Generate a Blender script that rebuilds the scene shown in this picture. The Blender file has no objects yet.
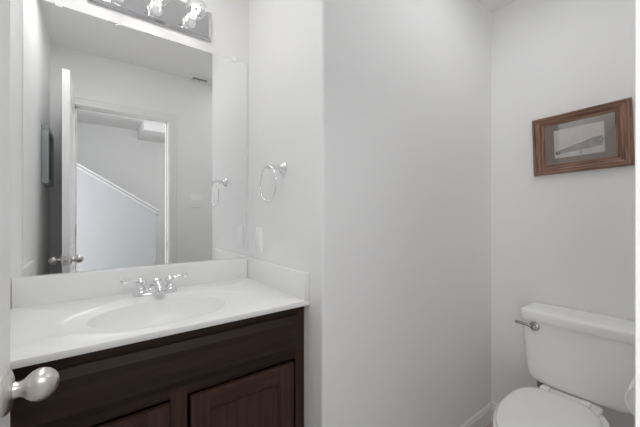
import bpy, bmesh, math, random
from mathutils import Vector, Matrix
PI = math.pi
random.seed(4)
scene = bpy.context.scene
C = scene.collection

# ------------------------------------------------------------------ camera, world, light, exposure
cam_d = bpy.data.cameras.new('camera'); cam = bpy.data.objects.new('camera', cam_d); C.objects.link(cam)
cam.location = (0, 0, 1.2045); cam.rotation_euler = (PI/2, 0, -math.radians(36.9157))
cam_d.sensor_width = 36; cam_d.lens = 302.975/640*36; cam_d.shift_y = 1.6/640; cam_d.clip_start = 0.01
scene.camera = cam
w = bpy.data.worlds.new('world'); scene.world = w; w.use_nodes = True
w.node_tree.nodes['Background'].inputs[0].default_value = (0.93, 0.96, 1.0, 1)
w.node_tree.nodes['Background'].inputs[1].default_value = .35
scene.view_settings.view_transform = 'Standard'; scene.view_settings.look = 'None'
scene.view_settings.gamma = 1; scene.view_settings.use_curve_mapping = False
scene.view_settings.exposure = .1
scene.cycles.max_bounces = 24; scene.cycles.diffuse_bounces = 16; scene.cycles.glossy_bounces = 8
def area(name, loc, rot, sx, sy, power, col=(1,1,1)):
    l = bpy.data.lights.new(name, 'AREA'); l.shape = 'RECTANGLE'; l.size = sx; l.size_y = sy; l.energy = power; l.color = col
    o = bpy.data.objects.new(name, l); C.objects.link(o); o.location = loc; o.rotation_euler = rot; return o
area('hall_side_fill', (-1.40, -0.5, 1.05), (0, -PI/2, 0), 2.0, .9, 40, (.985, .99, 1))  # added unseen lamp, sends side light through the doorway into the nook
area('hall_upper_fill', (.2, -.6, 2.3), (math.radians(52), 0, 0), .7, .2, 6)  # added fill tilted at the doorway, kept out of the mirror view
area('toilet_nook_fill', (1.28, 0.42, 2.40), (0, 0, 0), .6, .4, 1.8)  # extra light for the toilet nook, no visible source
area('vanity_top_fill', (0, 0.92, 2.40), (0, 0, 0), .16, .4, 2.9)  # added to brighten counter and side walls, unseen above the mirror view

# ------------------------------------------------------------------ measures
D = 1.46; XL = -.24; XB = .646; YC = .843; XD = 1.93; YE = .050; H = 2.425; FL = -.03; T = .115
OX0, OX1, OZ = -.105, .520, 2.012

# ------------------------------------------------------------------ materials
def mat(name, col, rough=.5, metal=0, bump=0, bscale=200, coat=0, spec=.5, ior=1.45, var=0, vscale=8):
    m = bpy.data.materials.new(name); m.use_nodes = True; nt = m.node_tree; b = nt.nodes['Principled BSDF']
    b.inputs['Base Color'].default_value = (*col, 1); b.inputs['Roughness'].default_value = rough
    b.inputs['Metallic'].default_value = metal; b.inputs['Coat Weight'].default_value = coat
    b.inputs['Coat Roughness'].default_value = .08; b.inputs['Specular IOR Level'].default_value = spec
    tc = nt.nodes.new('ShaderNodeTexCoord')
    if bump:
        n = nt.nodes.new('ShaderNodeTexNoise'); n.inputs['Scale'].default_value = bscale; n.inputs['Detail'].default_value = 3
        nt.links.new(tc.outputs['Object'], n.inputs['Vector'])
        bp = nt.nodes.new('ShaderNodeBump'); bp.inputs['Strength'].default_value = bump; bp.inputs['Distance'].default_value = .002
        nt.links.new(n.outputs['Fac'], bp.inputs['Height']); nt.links.new(bp.outputs['Normal'], b.inputs['Normal'])
    if var:
        n = nt.nodes.new('ShaderNodeTexNoise'); n.inputs['Scale'].default_value = vscale; n.inputs['Detail'].default_value = 4
        nt.links.new(tc.outputs['Object'], n.inputs['Vector'])
        r = nt.nodes.new('ShaderNodeValToRGB')
        r.color_ramp.elements[0].position = .3; r.color_ramp.elements[1].position = .7
        r.color_ramp.elements[0].color = (*[c*(1-var) for c in col], 1); r.color_ramp.elements[1].color = (*[min(1, c*(1+var)) for c in col], 1)
        nt.links.new(n.outputs['Fac'], r.inputs['Fac']); nt.links.new(r.outputs['Color'], b.inputs['Base Color'])
    return m
def wood(name, c1, c2, rough, axis, scale=1.0, coat=0, spec=.5):
    m = bpy.data.materials.new(name); m.use_nodes = True; nt = m.node_tree; b = nt.nodes['Principled BSDF']
    tc = nt.nodes.new('ShaderNodeTexCoord'); mp = nt.nodes.new('ShaderNodeMapping')
    s = [60*scale]*3; s[axis] = 3*scale; mp.inputs['Scale'].default_value = s
    n = nt.nodes.new('ShaderNodeTexNoise'); n.inputs['Scale'].default_value = 1; n.inputs['Detail'].default_value = 6; n.inputs['Distortion'].default_value = .15
    r = nt.nodes.new('ShaderNodeValToRGB'); r.color_ramp.elements[0].position = .32; r.color_ramp.elements[1].position = .68
    r.color_ramp.elements[0].color = (*c1, 1); r.color_ramp.elements[1].color = (*c2, 1)
    nt.links.new(tc.outputs['Object'], mp.inputs['Vector']); nt.links.new(mp.outputs['Vector'], n.inputs['Vector'])
    nt.links.new(n.outputs['Fac'], r.inputs['Fac']); nt.links.new(r.outputs['Color'], b.inputs['Base Color'])
    bp = nt.nodes.new('ShaderNodeBump'); bp.inputs['Strength'].default_value = .15; bp.inputs['Distance'].default_value = .001
    nt.links.new(n.outputs['Fac'], bp.inputs['Height']); nt.links.new(bp.outputs['Normal'], b.inputs['Normal'])
    b.inputs['Roughness'].default_value = rough; b.inputs['Coat Weight'].default_value = coat; b.inputs['Specular IOR Level'].default_value = spec
    return m
M = {}
M['wall'] = mat('wall_paint', (.85, .85, .85), .6, bump=.12, bscale=120)
M['ceiling'] = mat('ceiling_paint', (.85, .85, .85), .8, bump=.15, bscale=150)
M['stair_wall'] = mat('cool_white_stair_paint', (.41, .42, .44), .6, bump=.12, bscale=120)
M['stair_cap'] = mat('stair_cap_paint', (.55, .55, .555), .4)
M['trim'] = mat('trim_paint', (.82, .82, .82), .35)
M['door'] = mat('door_paint', (.91, .91, .91), .35)
M['marble'] = mat('cultured_marble', (.855, .855, .85), .3, coat=0, var=.012, vscale=5)
M['porcelain'] = mat('porcelain', (.92, .92, .915), .14, coat=.2)
M['seat'] = mat('seat_plastic', (.90, .90, .895), .25)
M['chrome'] = mat('chrome', (.86, .86, .87), .13, 1)
M['nickel'] = mat('satin_nickel', (.70, .68, .65), .34, 1, bump=.03, bscale=400)
M['dark_chrome'] = mat('worn_chrome', (.38, .37, .36), .22, 1)
M['mirror'] = mat('mirror_silver', (.93, .94, .935), .0, 1)
M['plate'] = mat('mirrored_steel_plate', (.74, .74, .75), .05, 1)
M['plastic'] = mat('white_plastic', (.92, .92, .92), .3)
M['clear'] = mat('clear_acrylic', (.92, .93, .94), .08)
M['clear'].node_tree.nodes['Principled BSDF'].inputs['Transmission Weight'].default_value = .85
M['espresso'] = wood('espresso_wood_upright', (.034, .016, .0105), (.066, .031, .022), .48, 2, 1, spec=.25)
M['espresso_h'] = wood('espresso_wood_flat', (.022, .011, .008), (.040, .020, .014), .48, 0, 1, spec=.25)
M['espresso_rail'] = wood('espresso_wood_rail', (.034, .016, .0105), (.066, .031, .022), .48, 0, 1, spec=.25)
M['socket'] = mat('socket_metal', (.92, .92, .92), .32, 1)
M['frame_h'] = wood('weathered_brown_wood_flat', (.085, .036, .021), (.37, .20, .13), .45, 1, 2.2)
M['frame_v'] = wood('weathered_brown_wood_upright', (.085, .036, .021), (.37, .20, .13), .45, 2, 2.2)
M['mat_board'] = mat('taupe_mat_board', (.31, .225, .175), .8)
M['paper'] = mat('old_print_paper', (.93, .86, .82), .8, var=.08, vscale=22)
M['ink'] = mat('faded_ink', (.50, .44, .40), .85, var=.18, vscale=60)
M['ink_dark'] = mat('dark_ink', (.19, .16, .145), .85)
M['tissue'] = mat('toilet_tissue', (.87, .87, .86), .9, bump=.3, bscale=300)
M['card'] = mat('cardboard', (.45, .36, .27), .9)
M['teal'] = mat('grey_teal_paint', (.36, .40, .41), .35)
M['dark_glass'] = mat('dark_reflection', (.045, .055, .055), .15, var=.4, vscale=9)  # dark reflection in the picture glass, put into the colour
M['dark'] = mat('vent_shadow', (.03, .03, .03), .8)
M['rubber'] = mat('braided_hose', (.30, .30, .31), .35, .7, bump=.5, bscale=900)
# plank floor
m = wood('grey_brown_planks', (.46, .41, .37), (.58, .53, .485), .45, 0, .35); M['floor'] = m
nt = m.node_tree; b = nt.nodes['Principled BSDF']; br = nt.nodes.new('ShaderNodeTexBrick'); tc = nt.nodes.new('ShaderNodeTexCoord')
br.inputs['Scale'].default_value = 1; br.inputs['Brick Width'].default_value = 1.2; br.inputs['Row Height'].default_value = .15; br.inputs['Mortar Size'].default_value = .0025
br.inputs['Color1'].default_value = (1, 1, 1, 1); br.inputs['Color2'].default_value = (.8, .8, .8, 1); br.inputs['Mortar'].default_value = (.3, .3, .3, 1)
nt.links.new(tc.outputs['Object'], br.inputs['Vector'])
mx = nt.nodes.new('ShaderNodeMix'); mx.data_type = 'RGBA'; mx.blend_type = 'MULTIPLY'; mx.inputs[0].default_value = 1
src = b.inputs['Base Color'].links[0].from_socket
nt.links.new(src, mx.inputs[6]); nt.links.new(br.outputs['Color'], mx.inputs[7]); nt.links.new(mx.outputs[2], b.inputs['Base Color'])
def glass_sheet(name, tint=(1, 1, 1), ior=1.45, rough=0.0, gain=1.0):
    m = bpy.data.materials.new(name); m.use_nodes = True; nt = m.node_tree; nt.nodes.remove(nt.nodes['Principled BSDF'])
    out = nt.nodes['Material Output']; t = nt.nodes.new('ShaderNodeBsdfTransparent'); t.inputs[0].default_value = (*tint, 1)
    g = nt.nodes.new('ShaderNodeBsdfGlossy'); g.inputs['Roughness'].default_value = rough
    fr = nt.nodes.new('ShaderNodeFresnel'); fr.inputs['IOR'].default_value = ior
    mu = nt.nodes.new('ShaderNodeMath'); mu.operation = 'MULTIPLY'; mu.inputs[1].default_value = gain; mu.use_clamp = True
    x = nt.nodes.new('ShaderNodeMixShader'); nt.links.new(fr.outputs[0], mu.inputs[0]); nt.links.new(mu.outputs[0], x.inputs[0])
    nt.links.new(t.outputs[0], x.inputs[1]); nt.links.new(g.outputs[0], x.inputs[2]); nt.links.new(x.outputs[0], out.inputs[0])
    return m
M['pane'] = glass_sheet('picture_glass', ior=1.6, gain=1.4)
M['bulb_glass'] = glass_sheet('bulb_glass', (.97, .97, .97), 1.35, .12, .6)
m = bpy.data.materials.new('filament_glow'); m.use_nodes = True; b = m.node_tree.nodes['Principled BSDF']
b.inputs['Emission Color'].default_value = (1, .96, .90, 1); b.inputs['Emission Strength'].default_value = 10; M['glow'] = m

# ------------------------------------------------------------------ mesh helpers
def add_box(bm, p0, p1, bev=0, seg=2):
    t = bmesh.new(); bmesh.ops.create_cube(t, size=1)
    for v in t.verts:
        v.co = Vector([(p0[i]+p1[i])/2 + v.co[i]*(p1[i]-p0[i]) for i in range(3)])
    if bev: bmesh.ops.bevel(t, geom=list(t.edges), offset=bev, segments=seg, affect='EDGES', profile=.5)
    me = bpy.data.meshes.new('tmp'); t.to_mesh(me); t.free(); bm.from_mesh(me); bpy.data.meshes.remove(me)
    return bm
def bx(p0, p1, bev=0, seg=2): return add_box(bmesh.new(), p0, p1, bev, seg)
def add_rings(bm, rings, cap0=True, cap1=True, closed=True):
    vs = [[bm.verts.new(p) for p in r] for r in rings]; n = len(rings[0])
    for a, b in zip(vs, vs[1:]):
        for i in range(n if closed else n-1):
            j = (i+1) % n; bm.faces.new((a[i], a[j], b[j], b[i]))
    if cap0: bm.faces.new(vs[0][::-1])
    if cap1: bm.faces.new(vs[-1])
    return bm
def add_lathe(bm, prof, o, axis=(0, 0, 1), n=32, cap0=True, cap1=True):
    q = Vector((0, 0, 1)).rotation_difference(Vector(axis).normalized())
    return add_rings(bm, [[Vector(o)+q @ Vector((r*math.cos(2*PI*i/n), r*math.sin(2*PI*i/n), z)) for i in range(n)] for r, z in prof], cap0, cap1)
def add_tube(bm, pts, rad, n=14, closed=False):
    pts = [Vector(p) for p in pts]; m = len(pts); rad = rad if isinstance(rad, (list, tuple)) else [rad]*m
    rings = []; up = None
    for i, p in enumerate(pts):
        a = pts[(i-1) % m] if (i or closed) else p; b = pts[(i+1) % m] if (i < m-1 or closed) else p
        t = (b-a).normalized()
        if up is None: up = t.orthogonal().normalized()
        up = (up - t*up.dot(t)).normalized(); s = t.cross(up)
        rings.append([p + (up*math.cos(2*PI*k/n) + s*math.sin(2*PI*k/n))*rad[i] for k in range(n)])
    if closed:
        rings.append(rings[0]); add_rings(bm, rings, False, False); bmesh.ops.remove_doubles(bm, verts=list(bm.verts), dist=1e-6)
    else: add_rings(bm, rings)
    return bm
def spline(pts, k=8):
    P = [Vector(p) for p in pts]; P = [P[0]*2-P[1]] + P + [P[-1]*2-P[-2]]; out = []
    for i in range(1, len(P)-2):
        for j in range(k):
            t = j/k; a, b, c, d = P[i-1:i+3]
            out.append(.5*((2*b)+(c-a)*t+(2*a-5*b+4*c-d)*t*t+(3*b-a-3*c+d)*t**3))
    return out+[P[-2]]
def add_prism(bm, poly, axis, a, b):
    def mk(p, h):
        q = list(p); q.insert(axis, h); return bm.verts.new(q)
    A = [mk(p, a) for p in poly]; B = [mk(p, b) for p in poly]; n = len(poly)
    bm.faces.new(A); bm.faces.new(B[::-1])
    for i in range(n): bm.faces.new((A[i], B[i], B[(i+1) % n], A[(i+1) % n]))
    return bm
def build(name, bm, m, parent=None, smooth=True, origin=None):
    bmesh.ops.recalc_face_normals(bm, faces=list(bm.faces))
    me = bpy.data.meshes.new(name)
    off = Vector((0, 0, 0))
    if parent is not None: off = Vector(parent['_o'])
    elif origin is not None: off = Vector(origin)
    for v in bm.verts: v.co -= off
    bm.to_mesh(me); bm.free(); me.materials.append(M[m])
    if smooth:
        for p in me.polygons: p.use_smooth = True
        me.set_sharp_from_angle(angle=math.radians(38))
    o = bpy.data.objects.new(name, me); C.objects.link(o)
    if parent is not None:
        o.parent = parent; o['_o'] = parent['_o']
    else: o.location = off; o['_o'] = tuple(off)
    return o
def struct(name, bm, m, smooth=True):
    o = build(name, bm, m, None, smooth); o['kind'] = 'structure'; return o
def thing(name, label, cat, loc, group=None):
    o = bpy.data.objects.new(name, None); C.objects.link(o); o.location = loc; o['_o'] = tuple(loc); o.empty_display_size = .05
    o['label'] = label; o['category'] = cat
    if group: o['group'] = group
    return o
def tag(o, label, cat, group=None):
    o['label'] = label; o['category'] = cat
    if group: o['group'] = group
    return o
def sup(cx, cy, a, b, z, e=2.0, n=64):
    out = []
    for i in range(n):
        t = 2*PI*i/n; c, s = math.cos(t), math.sin(t)
        out.append(Vector((cx+a*abs(c)**(2/e)*(1 if c >= 0 else -1), cy+b*abs(s)**(2/e)*(1 if s >= 0 else -1), z)))
    return out

# ------------------------------------------------------------------ room shell
HX0, HX1, HY = -1.6, 2.1, -2.15
struct('floor', bx((HX0, HY-.1, -.13), (2.05, 1.6, FL)), 'floor')
struct('ceiling', bx((HX0, HY-.1, H), (2.05, 1.6, H+.1)), 'ceiling')
struct('wall_back', bx((XL-.12, D+.006, FL), (XB, D+.126, H)), 'wall')
struct('wall_left', bx((XL-.12, YE, FL), (XL, D+.006, H)), 'wall')
struct('wall_right', bx((XD, YE-T, FL), (XD+.12, YC, H)), 'wall')
# boxed-out wall between vanity and toilet nook, its outer corner rounded
r = .012; poly = [(XD+.12, YC), (XD+.12, D+.126), (XB, D+.126)] + [(XB+r-r*math.cos(a), YC+r-r*math.sin(a)) for a in [PI/2*i/8 for i in range(9)]]
struct('wall_middle', add_prism(bmesh.new(), poly, 2, FL, H), 'wall')
bm = bmesh.new()
add_box(bm, (HX0, YE-T, FL), (OX0-.02, YE, H)); add_box(bm, (OX1+.02, YE-T, FL), (XD, YE, H)); add_box(bm, (OX0-.02, YE-T, OZ+.02), (OX1+.02, YE, H))
struct('wall_front', bm, 'wall')
# hall seen through the doorway in the mirror
struct('wall_hall', bx((HX0, HY-.1, FL), (HX1-.05, HY, H)), 'wall')
struct('wall_hall_side', bx((1.95, HY, FL), (2.05, YE-T, H)), 'wall')
struct('trim_5', bx((.525, HY, 2.29), (1.95, -1.5, H), .004), 'ceiling')
# sloped stair half wall with capping
x0, x1 = -1.2, .598; sl = (1.765-1.265)/(-.144-.642)
zt = lambda x: 1.235 + sl*(x-.642)
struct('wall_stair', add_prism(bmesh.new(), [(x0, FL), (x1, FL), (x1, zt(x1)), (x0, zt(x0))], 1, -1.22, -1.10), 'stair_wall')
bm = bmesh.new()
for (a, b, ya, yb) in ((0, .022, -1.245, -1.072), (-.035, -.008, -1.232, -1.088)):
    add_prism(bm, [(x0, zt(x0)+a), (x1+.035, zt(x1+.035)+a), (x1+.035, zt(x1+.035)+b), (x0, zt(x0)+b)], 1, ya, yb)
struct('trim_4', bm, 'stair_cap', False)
# skirting
def base(name, pts, nrm):
    # profile extruded along a straight run from a to b; nrm points into the room
    a, b = Vector((*pts[0], 0)), Vector((*pts[1], 0)); n = Vector((*nrm, 0))
    prof = [(0, FL), (.013, FL), (.013, .054), (.009, .060), (.009, .068), (.004, .077), (0, .078)]
    bm = bmesh.new(); add_rings(bm, [[p + n*d + Vector((0, 0, z)) for d, z in prof] for p in (a, b)])
    struct(name, bm, 'trim', False)
base('baseboard_middle', ((XB+.012, YC), (XD, YC)), (0, -1))
base('baseboard_right', ((XD, YE), (XD, YC)), (-1, 0))
base('baseboard_front', ((OX1+.07, YE), (XD, YE)), (0, 1))
base('baseboard_side', ((XB, YC+.012), (XB, .975)), (-1, 0))
base('baseboard_left', ((XL, YE), (XL, .94)), (1, 0))
# door jamb and casing
bm = bmesh.new()
add_box(bm, (OX0-.02, YE-T-.001, FL), (OX0, YE+.001, OZ+.02)); add_box(bm, (OX1, YE-T-.001, FL), (OX1+.02, YE+.001, OZ+.02)); add_box(bm, (OX0-.02, YE-T-.001, OZ), (OX1+.02, YE+.001, OZ+.02))
for s in ((OX0, YE-.07, FL, OX0+.01, YE-.036, OZ), (OX1-.01, YE-.07, FL, OX1, YE-.036, OZ), (OX0, YE-.07, OZ-.01, OX1, YE-.036, OZ)): add_box(bm, s[:3], s[3:])
struct('trim_1', bm, 'trim', False)
def casing(name, y, sgn, left):
    bm = bmesh.new(); steps = ((0, .012, .0145), (.012, .028, .0125), (.028, .047, .0155), (.047, .058, .0195))
    for a, b, t in steps:
        ya, yb = sorted((y, y+sgn*t)); q = .006
        add_box(bm, (OX1+q+a, ya, FL), (OX1+q+b, yb, OZ+q+b), .001, 1)
        lx = OX0-q-b
        if left > lx: pass
        add_box(bm, (lx, ya, FL), (OX0-q-a, yb, OZ+q+b), .001, 1)
        add_box(bm, (OX0-q-a-.0005, ya, OZ+q+a), (OX1+q+a+.0005, yb, OZ+q+b), .001, 1)
    struct(name, bm, 'trim', False)
casing('trim_2', YE, 1, XL); casing('trim_3', YE-T, -1, -9)

# ------------------------------------------------------------------ door, open against the left wall
dx0, dx1, dy0, dy1 = -.138, -.103, YE+.008, .672
bm = bmesh.new(); add_box(bm, (dx0+.006, dy0, FL+.012), (dx1-.006, dy1, 2.035))
def frame_side(xa, xb):
    st = .11
    rails = [(FL+.012, .23), (.86, 1.00), (1.92, 2.035)]
    add_box(bm, (xa, dy0, FL+.012), (xb, dy0+st, 2.035), .0008, 1); add_box(bm, (xa, dy1-st, FL+.012), (xb, dy1, 2.035), .0008, 1)
    for a, b in rails: add_box(bm, (xa, dy0+st-.001, a), (xb, dy1-st+.001, b))
    for a, b in ((.23, .86), (1.00, 1.92)):
        add_box(bm, (min(xa, xb)+.001 if xa < -.12 else xa, dy0+st+.03, a+.03), (xb if xa < -.12 else xb-.001, dy1-st-.03, b-.03), .002, 1)
frame_side(dx0, dx0+.0065); frame_side(dx1-.0065, dx1)
door = struct('door_1', bm, 'door', False)
def knob(parent, x, s):
    k = build('door_knob', add_lathe(bmesh.new(), [(.0305, 0), (.031, .003), (.029, .006), (.022, .0085), (.012, .010), (.0105, .016), (.0125, .021), (.0165, .0245), (.021, .030), (.0235, .037), (.0235, .043), (.021, .050), (.016, .056), (.009, .060), (.003, .0615)], (x, .63, .945), (s, 0, 0), 40), 'nickel', parent)
    k['label'] = 'satin nickel egg-shaped door knob with round rosette' if s > 0 else 'satin nickel door knob on the side facing the wall'
    return k
knob(door, dx1, 1); knob(door, dx0, -1)
lp = bmesh.new(); add_box(lp, (-.133, dy1-.0008, .917), (-.108, dy1+.0012, .973), .0006, 1); add_box(lp, (-.126, dy1, .935), (-.115, dy1+.009, .955), .002, 2)
build('latch', lp, 'nickel', door)
for z in (.25, 1.05, 1.82):
    build('hinge', add_lathe(bmesh.new(), [(.006, 0), (.006, .09)], (dx1+.004, YE+.003, z), (0, 0, 1), 12), 'nickel', door)
# strike plate on jamb
sp = build('strike_plate', bx((OX1-.0015, YE-.036, .915), (OX1+.0005, YE-.002, .985), .0005, 1), 'nickel')
tag(sp, 'small nickel strike plate on the white door jamb, seen in the mirror', 'strike plate')

# ------------------------------------------------------------------ vanity
V = thing('vanity_cabinet', 'dark espresso wood vanity cabinet under the white sink counter', 'cabinet', (.2, 1.2, FL))
vx0, vx1, vf = XL+.002, XB-.002, .958
zb = .869
bm = bmesh.new()
add_box(bm, (vx0, vf+.02, .10), (vx0+.016, D+.004, zb)); add_box(bm, (vx1-.016, vf+.02, .10), (vx1, D+.004, zb))
add_box(bm, (vx0+.016, vf+.02, .10), (vx1-.016, D+.004, .116)); add_box(bm, (vx0+.016, D-.004, .116), (vx1-.016, D+.004, zb))
add_box(bm, (vx0, vf+.08, FL), (vx1, vf+.095, .10))
build('carcass', bm, 'espresso', V)
bm = bmesh.new()   # face frame
fs = .038
add_box(bm, (vx0, vf, .10), (vx0+fs, vf+.02, zb), .0008, 1); add_box(bm, (vx1-fs, vf, .10), (vx1, vf+.02, zb), .0008, 1)
add_box(bm, (.18, vf, .10), (.226, vf+.02, .70), .0008, 1)
build('face_frame_stiles', bm, 'espresso', V)
bm = bmesh.new()
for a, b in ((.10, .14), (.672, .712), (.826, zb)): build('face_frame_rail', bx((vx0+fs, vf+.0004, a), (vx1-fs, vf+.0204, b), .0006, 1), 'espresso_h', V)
# false drawer front with broad chamfer
def chamfer_panel(x0, x1, z0, z1, yb, yf, ch):
    bm = bmesh.new()
    R = lambda i, y: [Vector((x0+i, y, z0+i)), Vector((x1-i, y, z0+i)), Vector((x1-i, y, z1-i)), Vector((x0+i, y, z1-i))]
    return add_rings(bm, [R(0, yb), R(0, yf+.0125), R(.002, yf+.0105), R(ch-.002, yf+.0014), R(ch, yf), ])
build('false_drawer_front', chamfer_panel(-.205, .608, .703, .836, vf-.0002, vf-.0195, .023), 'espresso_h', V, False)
def vdoor(x0, x1, lab):
    z0, z1 = .125, .668; st = .055
    bm = bmesh.new()
    d = bmesh.new()
    add_box(d, (x0, vf-.0195, z0), (x0+st, vf-.0005, z1), .0016, 2); add_box(d, (x1-st, vf-.0195, z0), (x1, vf-.0005, z1), .0016, 2)
    o = build('door', d, 'espresso', V)
    for za, zb_ in ((z1-st, z1), (z0, z0+st)): build('door_rail', bx((x0+st, vf-.0193, za), (x1-st, vf-.0006, zb_), .0014, 2), 'espresso_rail', o)
    # thin stepped moulding round the inset, then the flat panel
    pb = bmesh.new()
    R = lambda i, y: [Vector((x0+st-.001+i, y, z0+st-.001+i)), Vector((x1-st+.001-i, y, z0+st-.001+i)), Vector((x1-st+.001-i, y, z1-st+.001-i)), Vector((x0+st-.001+i, y, z1-st+.001-i))]
    add_rings(pb, [R(0, vf-.004), R(0, vf-.015), R(.004, vf-.015), R(.009, vf-.0095), ])
    build('door_panel', pb, 'espresso', o, False)
vdoor(-.190, .176, ''); vdoor(.232, .586, '')

# counter with moulded bowl
cx, cy = .205, 1.15; zc = .889; X0, X1, Y0, Y1 = XL+.001, XB-.001, .924, D+.005
ct = thing('vanity_countertop', 'white cultured marble vanity countertop with moulded oval sink', 'countertop', (.2, 1.2, zb))
angs = sorted(set([round(2*PI*i/144, 6) for i in range(144)] + [round(math.atan2(y-cy, x-cx) % (2*PI), 6) for x in (X0, X1) for y in (Y0, Y1)]))
def rect_pt(a, ins, z):
    c, s = math.cos(a), math.sin(a)
    t = min([(X1-ins-cx)/c if c > 1e-9 else 9, (X0+ins-cx)/c if c < -1e-9 else 9, (Y1-ins-cy)/s if s > 1e-9 else 9, (Y0+ins-cy)/s if s < -1e-9 else 9])
    return Vector((cx+t*c, cy+t*s, z))
rings = []
def ell(ox, oy, a, b, z): rings.append([Vector((ox+a*math.cos(t), oy+b*math.sin(t), z)) for t in angs])
bowlc = (.193, 1.130)
for q, dz in ((.10, -.122), (.25, -.121), (.45, -.115), (.62, -.102), (.76, -.086), (.86, -.064), (.93, -.042), (.97, -.024), (.990, -.013), (1.0, -.0070), (1.008, -.0050)):
    oy = bowlc[1] + (1-q)*.03
    ell(bowlc[0], oy, .205*q, .148*q, zc+dz)
ell(.197, 1.135, .225, .162, zc-.0042); ell(.203, 1.148, .262, .176, zc-.0034); ell(cx, cy, .270, .181, zc-.0024); ell(cx, cy, .276, .186, zc-.0006); ell(cx, cy, .281, .190, zc)
ell(cx, cy, .30, .205, zc)
rings.append([rect_pt(t, .004, zc) for t in angs]); rings.append([rect_pt(t, .0012, zc-.0012) for t in angs]); rings.append([rect_pt(t, 0, zc-.004) for t in angs])
rings.append([rect_pt(t, 0, zb+.004) for t in angs]); rings.append([rect_pt(t, .002, zb+.0008) for t in angs]); rings.append([rect_pt(t, .05, zb+.0008) for t in angs])
bm = bmesh.new(); add_rings(bm, rings, True, False)
o = build('sink_top', bm, 'marble', ct)
bm = bmesh.new(); add_lathe(bm, [(.004, .0005), (.018, .0005), (.0215, .002), (.022, .004), (.0205, .005), (.012, .0045)], (bowlc[0], bowlc[1]+.027, zc-.1235), (0, 0, 1), 28)
build('drain', bm, 'chrome', ct)
zs = .9887
build('backsplash', bx((X0+.0205, D-.02, zc-.001), (X1-.0205, D+.005, zs), .002, 2), 'marble', ct)
build('side_splash', bx((XB-.0205, .924, zc-.001), (XB-.0005, D+.005, zs), .002, 2), 'marble', ct)
build('side_splash', bx((XL+.0005, .924, zc-.001), (XL+.0205, D+.005, zs), .002, 2), 'marble', ct)

# ------------------------------------------------------------------ faucet
F = thing('bathroom_faucet', 'chrome two-handle faucet with clear lever tips on the white sink', 'faucet', (.204, 1.362, zc))
fy = 1.368
bm = bmesh.new(); add_rings(bm, [sup(.204, fy, .078*k, .026*k2, zc+z, 2.8) for k, k2, z in ((1, 1, 0), (1.0, 1.0, .004), (.98, .95, .009), (.93, .85, .0125), (.8, .6, .014))])
build('base_plate', bm, 'chrome', F)
for s in (-1, 1):
    hx = .204+s*.052
    bell = build('handle_bell', add_lathe(bmesh.new(), [(.0245, .010), (.0245, .014), (.021, .022), (.015, .030), (.0125, .036), (.0135, .041), (.0175, .045), (.018, .052), (.0155, .060), (.0125, .064), (.006, .0685), (.0015, .0695)], (hx, fy, zc), (0, 0, 1), 28), 'chrome', F)
    lv = build('lever', add_tube(bmesh.new(), spline([(hx+s*.010, fy, zc+.057), (hx+s*.030, fy-.001, zc+.062), (hx+s*.040, fy-.002, zc+.063)], 5), [.0055]*4+[.005]*6+[.0055], 12), 'chrome', bell)
    tp = build('lever_tip', add_tube(bmesh.new(), [(hx+s*.038, fy-.002, zc+.063), (hx+s*.043, fy-.002, zc+.0633), (hx+s*.058, fy-.003, zc+.0635), (hx+s*.064, fy-.003, zc+.063), (hx+s*.067, fy-.003, zc+.063)], [.0055, .0072, .0078, .006, .002], 14), 'clear', bell)
    tp['label'] = 'clear acrylic lever tip'
pts = spline([(.204, fy+.002, zc+.010), (.204, fy-.002, zc+.034), (.204, fy-.024, zc+.052), (.204, fy-.056, zc+.052), (.204, fy-.086, zc+.040), (.204, fy-.098, zc+.028)], 6)
n = len(pts); rr = []
for i, p in enumerate(pts):
    t = (pts[min(i+1, n-1)]-pts[max(i-1, 0)]).normalized(); up = Vector((1, 0, 0)).cross(t); k = min(1, i/(n*.8))
    rr.append([p + Vector((1, 0, 0))*math.cos(q)*(.030-.017*k) + up*math.sin(q)*(.020-.008*k) for q in [2*PI*j/24 for j in range(24)]])
build('spout', add_rings(bmesh.new(), rr), 'chrome', F)
build('aerator', add_lathe(bmesh.new(), [(.0105, 0), (.011, .002), (.011, .012)], (.204, fy-.099, zc+.017), (0, .25, 1), 20), 'chrome', F)

# ------------------------------------------------------------------ mirror
mr = thing('wall_mirror', 'large frameless wall mirror above the vanity backsplash', 'mirror', (.2, D, zs))
mx0, mx1, mz1 = XL+.047, XB-.017, 1.974
bm = bx((mx0, D, zs+.0003), (mx1, D+.005, mz1), .0008, 1)
build('glass', bm, 'mirror', mr, False)
for x in (-.098, .563):
    cb = bmesh.new(); add_box(cb, (x-.010, D-.0035, mz1-.008), (x+.010, D-.0005, mz1+.014), .001, 1); add_box(cb, (x-.010, D-.001, mz1+.0005), (x+.010, D+.0055, mz1+.014), .001, 1)
    add_lathe(cb, [(.004, 0), (.0035, .0015), (.001, .002)], (x, D-.0035, mz1+.007), (0, -1, 0), 12)
    c_ = build('mirror_clip', cb, 'plastic', mr); c_['label'] = 'clear plastic mirror clip'

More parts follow.
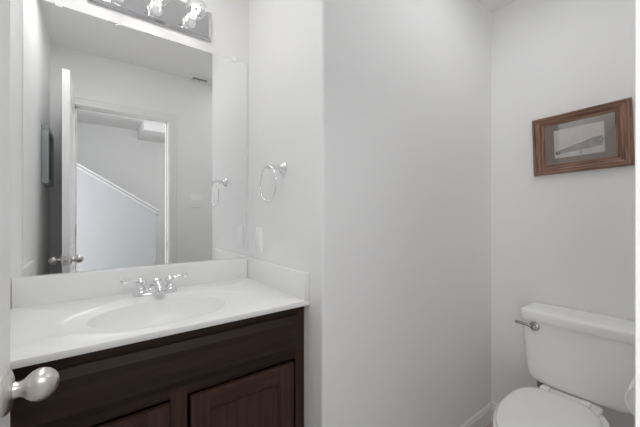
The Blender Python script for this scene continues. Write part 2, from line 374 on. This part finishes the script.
# ------------------------------------------------------------------ vanity light
L = thing('vanity_light_bar', 'mirrored metal vanity light bar above the mirror, with round bulbs', 'light fixture', (.2, D, 2.068))
lx0, lx1, lz0, lz1 = -.015, .449, 2.026, 2.160
bm = bmesh.new()
R = lambda i, y: [Vector((lx0+i, y, lz0+i)), Vector((lx1-i, y, lz0+i)), Vector((lx1-i, y, lz1-i)), Vector((lx0+i, y, lz1-i))]
add_rings(bm, [R(0, D+.005), R(0, D-.006), R(.0015, D-.0075), R(.012, D-.0135), R(.014, D-.014)])
build('bar', bm, 'plate', L, False)
bulbs_x = (.075, .212, .350); bz = 2.076; bulb0 = None
for bxp in bulbs_x:
    s = build('socket', add_lathe(bmesh.new(), [(.027, 0), (.027, .004), (.022, .009), (.019, .018), (.0185, .048), (.0165, .0575), (.015, .0575), (.015, .050)], (bxp, D-.0138, bz), (0, -1, 0), 28), 'socket', L)
for i, bxp in enumerate(bulbs_x):
    lab = ('clear round globe bulb at the left of the light bar', 'clear round globe bulb in the middle of the light bar', 'clear round globe bulb nearest the towel ring wall, on the light bar')[i]
    if bulb0 is None:
        B = thing('globe_bulb', lab, 'light bulb', (bxp, D-.072, bz), 'globe bulbs on the vanity light bar'); o = (bxp, D-.072, bz)
        prof = [(.0130, 0), (.0130, .010), (.016, .016)] + [(.040*math.sin(a), .054-.040*math.cos(a)) for a in [math.radians(d) for d in range(28, 180, 8)]] + [(.001, .094)]
        build('glass_globe', add_lathe(bmesh.new(), prof, o, (0, -1, 0), 36), 'bulb_glass', B)
        fb = bmesh.new(); add_lathe(fb, [(.0012, .006), (.0012, .034)], (bxp-.006, o[1], bz), (0, -1, 0), 8); add_lathe(fb, [(.0012, .006), (.0012, .034)], (bxp+.006, o[1], bz), (0, -1, 0), 8); add_lathe(fb, [(.006, .0), (.007, .01), (.003, .02)], o, (0, -1, 0), 12)
        build('filament_mount', fb, 'clear', B)
        fl = bmesh.new(); add_tube(fl, [(bxp+.014*math.cos(t), o[1]-.050+.003*math.sin(5*t), bz+.014*math.sin(t)) for t in [2*PI*k/40 for k in range(36)]], .0042, 8)
        build('filament', fl, 'glow', B)
        bulb0 = B
    else:
        B = bulb0.copy(); C.objects.link(B); B.location = (bxp, D-.072, bz); B['label'] = lab
        for ch in list(bulb0.children):
            c2 = ch.copy(); C.objects.link(c2); c2.parent = B
    pl = bpy.data.lights.new('bulb_light', 'POINT'); pl.energy = 0.13; pl.shadow_soft_size = .03; pl.color = (1, .985, .97)
    po = bpy.data.objects.new('bulb_light', pl); C.objects.link(po); po.location = (bxp, D-.126, bz)

# ------------------------------------------------------------------ towel ring
TR = thing('towel_ring', 'chrome towel ring mounted on the wall beside the mirror', 'towel ring', (XB, 1.114, 1.403))
bm = bmesh.new(); add_lathe(bm, [(.026, 0), (.027, .004), (.024, .009), (.016, .013), (.010, .020), (0.011, .045), (.010, .060), (.0125, .066), (.011, .074), (.004, .078)], (XB, 1.114, 1.403), (-1, 0, 0), 28)
build('post', bm, 'chrome', TR)
bm = bmesh.new(); add_tube(bm, [(XB-.070+.010*math.sin(t)*0, 1.122+.070*math.cos(t), 1.333+.072*math.sin(t)) for t in [2*PI*k/64 for k in range(64)]], .0033, 10, True)
build('ring', bm, 'chrome', TR)

# ------------------------------------------------------------------ wall plates
ou = thing('outlet_plate', 'white wall plate below the towel ring, near the mirror corner', 'wall plate', (XB, 1.345, 1.086))
build('cover', bx((XB-.005, 1.310, 1.028), (XB+.0005, 1.380, 1.145), .002, 2), 'plastic', ou)
build('insert', bx((XB-.0068, 1.3285, 1.053), (XB-.004, 1.3615, 1.120), .001, 1), 'plastic', ou)
sw = thing('light_switch', 'white double light switch plate beside the door casing, seen in the mirror', 'light switch', (.757, YE, 1.335))
build('plate', bx((.699, YE-.0005, 1.277), (.815, YE+.005, 1.393), .002, 2), 'plastic', sw)
for x in (.734, .780):
    build('toggle', bx((x-.005, YE+.004, 1.326), (x+.005, YE+.014, 1.344), .002, 2), 'plastic', sw)

# ------------------------------------------------------------------ ceiling vent
ve = thing('ceiling_vent', 'small white ceiling vent near the door wall, seen in the mirror', 'vent', (.80, .12, H))
bm = bmesh.new(); vx, vX, vy, vY = .68, .86, .055, .155; e = .026
for a in ((vx, vy, vX, vy+e), (vx, vY-e, vX, vY), (vx, vy+e, vx+e, vY-e), (vX-e, vy+e, vX, vY-e)): add_box(bm, (a[0], a[1], H-.008), (a[2], a[3], H+.0005), .001, 1)
build('grille_frame', bm, 'trim', ve)
build('duct_shade', bx((vx+e, vy+e, H-.0015), (vX-e, vY-e, H+.0005)), 'dark', ve)  # near-black sheet paints the shade inside the vent opening
for k in range(5):
    y = vy+e+.0015+k*.0093
    s_ = bmesh.new(); add_prism(s_, [(y, H-.002), (y+.0015, H-.002), (y+.0065, H-.0075), (y+.005, H-.0075)], 0, vx+e, vX-e)
    build('louvre', s_, 'trim', ve, False)

# ------------------------------------------------------------------ picture on the left wall (seen in the mirror)
P2 = thing('framed_picture', 'grey-teal framed picture with dark-reflecting glass on the left wall, seen in the mirror', 'picture', (XL, .375, 1.56))
py0, py1, pz0, pz1 = .225, .525, 1.392, 1.735; xo = XL+.034
bm = bmesh.new(); fw = .03
for a in ((py0, pz0, py1, pz0+fw), (py0, pz1-fw, py1, pz1), (py0, pz0+fw, py0+fw, pz1-fw), (py1-fw, pz0+fw, py1, pz1-fw)):
    add_box(bm, (XL+.0005, a[0], a[1]), (xo, a[2], a[3]), .004, 2)
build('frame', bm, 'teal', P2)
build('print', bx((XL+.006, py0+fw-.002, pz0+fw-.002), (XL+.020, py1-fw+.002, pz1-fw+.002)), 'dark_glass', P2)

# ------------------------------------------------------------------ wooden picture above the toilet
PF = thing('framed_print', 'landscape print in a wide brown wooden frame above the toilet', 'picture', (XD, .430, 1.571))
fy0, fy1, fz0, fz1 = .240, .620, 1.421, 1.722; iy0, iy1, iz0, iz1 = .296, .568, 1.471, 1.675
# mitred moulding profile: fraction of border width -> distance from the wall
prof = [(0, .0), (0, .022), (.06, .029), (.16, .031), (.24, .030), (.28, .025), (.36, .0245), (.62, .019), (.80, .013), (.86, .012), (.88, .015), (.96, .015), (1.0, .012), (1.0, .006)]
def rectf(k): return [(fy0+(iy0-fy0)*k, fz0+(iz0-fz0)*k), (fy1+(iy1-fy1)*k, fz0+(iz0-fz0)*k), (fy1+(iy1-fy1)*k, fz1+(iz1-fz1)*k), (fy0+(iy0-fy0)*k, fz1+(iz1-fz1)*k)]
for side, mm in ((0, 'frame_h'), (1, 'frame_v'), (2, 'frame_h'), (3, 'frame_v')):
    bm = bmesh.new(); r0, r1 = [], []
    for k, d in prof:
        q = rectf(k); r0.append(Vector((XD-d, *q[side]))); r1.append(Vector((XD-d, *q[(side+1) % 4])))
    add_rings(bm, [r0, r1]); build('frame_rail' if side % 2 == 0 else 'frame_stile', bm, mm, PF, False)
build('mat_board', bx((XD-.008, iy0-.006, iz0-.006), (XD-.001, iy1+.006, iz1+.006)), 'mat_board', PF)
pr_ = build('print', bx((XD-.0088, .335, 1.500), (XD-.008, .529, 1.645)), 'paper', PF)
def flat(name, poly, m, d):
    return build(name, add_prism(bmesh.new(), poly, 0, XD-d, XD-d+.0003), m, pr_, False)
flat('drawn_building', [(.524, 1.533), (.49, 1.543), (.42, 1.560), (.372, 1.575), (.343, 1.577), (.341, 1.535), (.40, 1.527), (.47, 1.524), (.524, 1.520)], 'ink', .0091)
flat('drawn_hill', [(.524, 1.548), (.505, 1.580), (.49, 1.618), (.478, 1.607), (.44, 1.630), (.425, 1.622), (.412, 1.600), (.38, 1.590), (.372, 1.5775), (.42, 1.5625), (.49, 1.5455)], 'paper', .0091)
bm = bmesh.new(); add_lathe(bm, [(.0115, 0), (.0145, 0), (.0145, .0003), (.0115, .0003)], (XD-.0095, .352, 1.560), (1, 0, 0), 24, False, False); build('drawn_ring', bm, 'ink_dark', pr_, False)
flat('drawn_eaves', [(.524, 1.5335), (.42, 1.5615), (.372, 1.5765), (.343, 1.5785), (.343, 1.5765), (.372, 1.5745), (.42, 1.5595), (.524, 1.5315)], 'ink_dark', .0095)
flat('drawn_figures', [(.524, 1.532), (.518, 1.534), (.512, 1.528), (.505, 1.529), (.503, 1.520), (.524, 1.518)], 'ink_dark', .0095)
flat('drawn_post', [(.424, 1.540), (.421, 1.540), (.419, 1.508), (.426, 1.508)], 'ink', .0095)
build('glazing', bx((XD-.0125, iy0-.003, iz0-.003), (XD-.0115, iy1+.003, iz1+.003)), 'pane', PF, False)

PF.rotation_euler = (-.030, 0, 0)

# ------------------------------------------------------------------ toilet
ty = .424; tk = .396
TL = thing('toilet', 'white two-piece toilet with closed lid below the framed print', 'toilet', (1.5, ty, FL))
rings = []
for k, x0_, x1_, hw, z in ((0, 1.765, 1.915, .160, .386), (0, 1.745, 1.917, .180, .389), (0, 1.738, 1.918, .192, .398), (0, 1.735, 1.919, .201, .416), (0, 1.733, 1.919, .206, .44), (0, 1.727, 1.92, .212, .52), (0, 1.720, 1.921, .218, .62), (0, 1.717, 1.922, .221, .69)):
    rings.append(sup((x0_+x1_)/2, tk, (x1_-x0_)/2, hw, z, 6, 96))
build('tank', add_rings(bmesh.new(), rings), 'porcelain', TL)
rings = [sup(1.8175, tk, a, b, z, 6, 96) for a, b, z in ((.100, .218, .6905), (.1085, .2265, .6915), (.110, .229, .696), (.110, .229, .724), (.1085, .2275, .732), (.103, .222, .738), (.088, .207, .742), (.05, .17, .744))]
lid = build('tank_lid', add_rings(bmesh.new(), rings), 'porcelain', TL)
fh = build('flush_handle', add_lathe(bmesh.new(), [(.0205, 0), (.0215, .004), (.0205, .008), (.015, .011), (.008, .012), (.007, .018), (.0125, .020), (.0125, .025), (.006, .028)], (1.719, .551, .665), (-1, 0, 0), 28), 'dark_chrome', TL)
fh['label'] = 'chrome flush lever'
build('lever_arm', add_tube(bmesh.new(), spline([(1.698, .553, .667), (1.697, .58, .670), (1.698, .61, .672), (1.699, .628, .672)], 5), [.0062]*8+[.0072]*6+[.0076, .006], 12), 'dark_chrome', fh)
def egg(x0_, x1_, hw, z, n=72, back=.62):
    # rounded elongated front toward -X, squarer back
    xc = x0_ + (x1_-x0_)*.60; out = []
    for i in range(n):
        t = 2*PI*i/n; c, s = math.cos(t), math.sin(t)
        if c < 0: p = (xc + (xc-x0_)*c, ty + hw*s)
        else:
            e = 2/2.9; p = (xc+(x1_-xc)*abs(c)**e, ty+hw*abs(s)**e*(1 if s >= 0 else -1))
        out.append(Vector((*p, z)))
    return out
bm = bmesh.new()
add_rings(bm, [egg(1.30, 1.84, .105, FL), egg(1.30, 1.84, .107, .02), egg(1.32, 1.82, .098, .05), egg(1.33, 1.80, .095, .12), egg(1.27, 1.78, .115, .20), egg(1.20, 1.76, .150, .28), egg(1.165, 1.74, .160, .34), egg(1.15, 1.735, .168, .368), egg(1.155, 1.73, .166, .374), egg(1.19, 1.70, .15, .375)])
bowl = build('bowl', bm, 'porcelain', TL)
bm = bmesh.new(); add_rings(bm, [sup(1.690, ty-.012, a, b, z, 7, 64) for a, b, z in ((.04, .08, .20), (.05, .100, .30), (.055, .106, .35), (.055, .108, .379), (.052, .105, .383), (.04, .10, .3845))])
build('tank_deck', bm, 'porcelain', TL)
build('seat', add_rings(bmesh.new(), [egg(1.165, 1.655, .154, .3765), egg(1.158, 1.66, .160, .380), egg(1.158, 1.66, .160, .389), egg(1.164, 1.655, .155, .3935), egg(1.2, 1.64, .14, .394)]), 'seat', TL)
build('lid', add_rings(bmesh.new(), [egg(1.172, 1.652, .146, .3955), egg(1.168, 1.657, .152, .398), egg(1.168, 1.657, .152, .405), egg(1.172, 1.652, .148, .410), egg(1.185, 1.64, .138, .4125), egg(1.25, 1.60, .10, .4135)]), 'seat', TL)
for s in (-1, 1):
    build('seat_hinge', bx((1.653, ty+s*.072-.017, .392), (1.692, ty+s*.072+.017, .4105), .005, 3), 'seat', TL)
bm = bmesh.new(); add_lathe(bm, [(.014, .345), (.014, .372), (.011, .372), (.011, .401)], (1.80, .553, 0), (0, 0, 1), 12); add_tube(bm, spline([(1.80, .553, .35), (1.80, .557, .27), (1.84, .575, .19), (1.872, .60, .172)], 8), .006, 10)
sl_ = build('supply_hose', bm, 'rubber', TL)
bm = bmesh.new(); add_lathe(bm, [(.008, 0), (.008, .04), (.013, .042), (.013, .06)], (XD, .60, .15), (-1, 0, 0), 16); add_lathe(bm, [(.028, 0), (.026, .004), (.01, .006)], (XD, .60, .15), (-1, 0, 0), 24)
tag(build('supply_valve', bm, 'chrome'), 'chrome water valve on the wall left of the toilet, below the tank', 'valve')

# ------------------------------------------------------------------ toilet paper
TP = thing('toilet_paper_roll', 'white toilet paper roll on the wall beside the door casing', 'toilet paper', (1.20, .106, .710))
build('paper', add_lathe(bmesh.new(), [(.021, 0), (.052, 0), (.055, .003), (.055, .097), (.052, .100), (.021, .100)], (1.15, .106, .710), (1, 0, 0), 48, False, False), 'tissue', TP)
build('core', add_lathe(bmesh.new(), [(.0212, .001), (.0212, .099), (.0195, .099), (.0195, .001), (.0212, .001)], (1.15, .106, .710), (1, 0, 0), 32, False, False), 'card', TP)
bm = bmesh.new(); add_lathe(bm, [(.024, 0), (.024, .004), (.010, .010), (.008, .060), (.010, .072)], (1.275, YE, .710), (0, 1, 0), 24); add_lathe(bm, [(.008, 0), (.008, .13), (.010, .132), (.010, .14)], (1.282, .106, .710), (-1, 0, 0), 16)
tag(build('toilet_paper_holder', bm, 'chrome'), 'chrome single-post holder carrying the toilet paper roll', 'toilet paper holder')

for o in scene.objects:
    if '_o' in o: del o['_o']
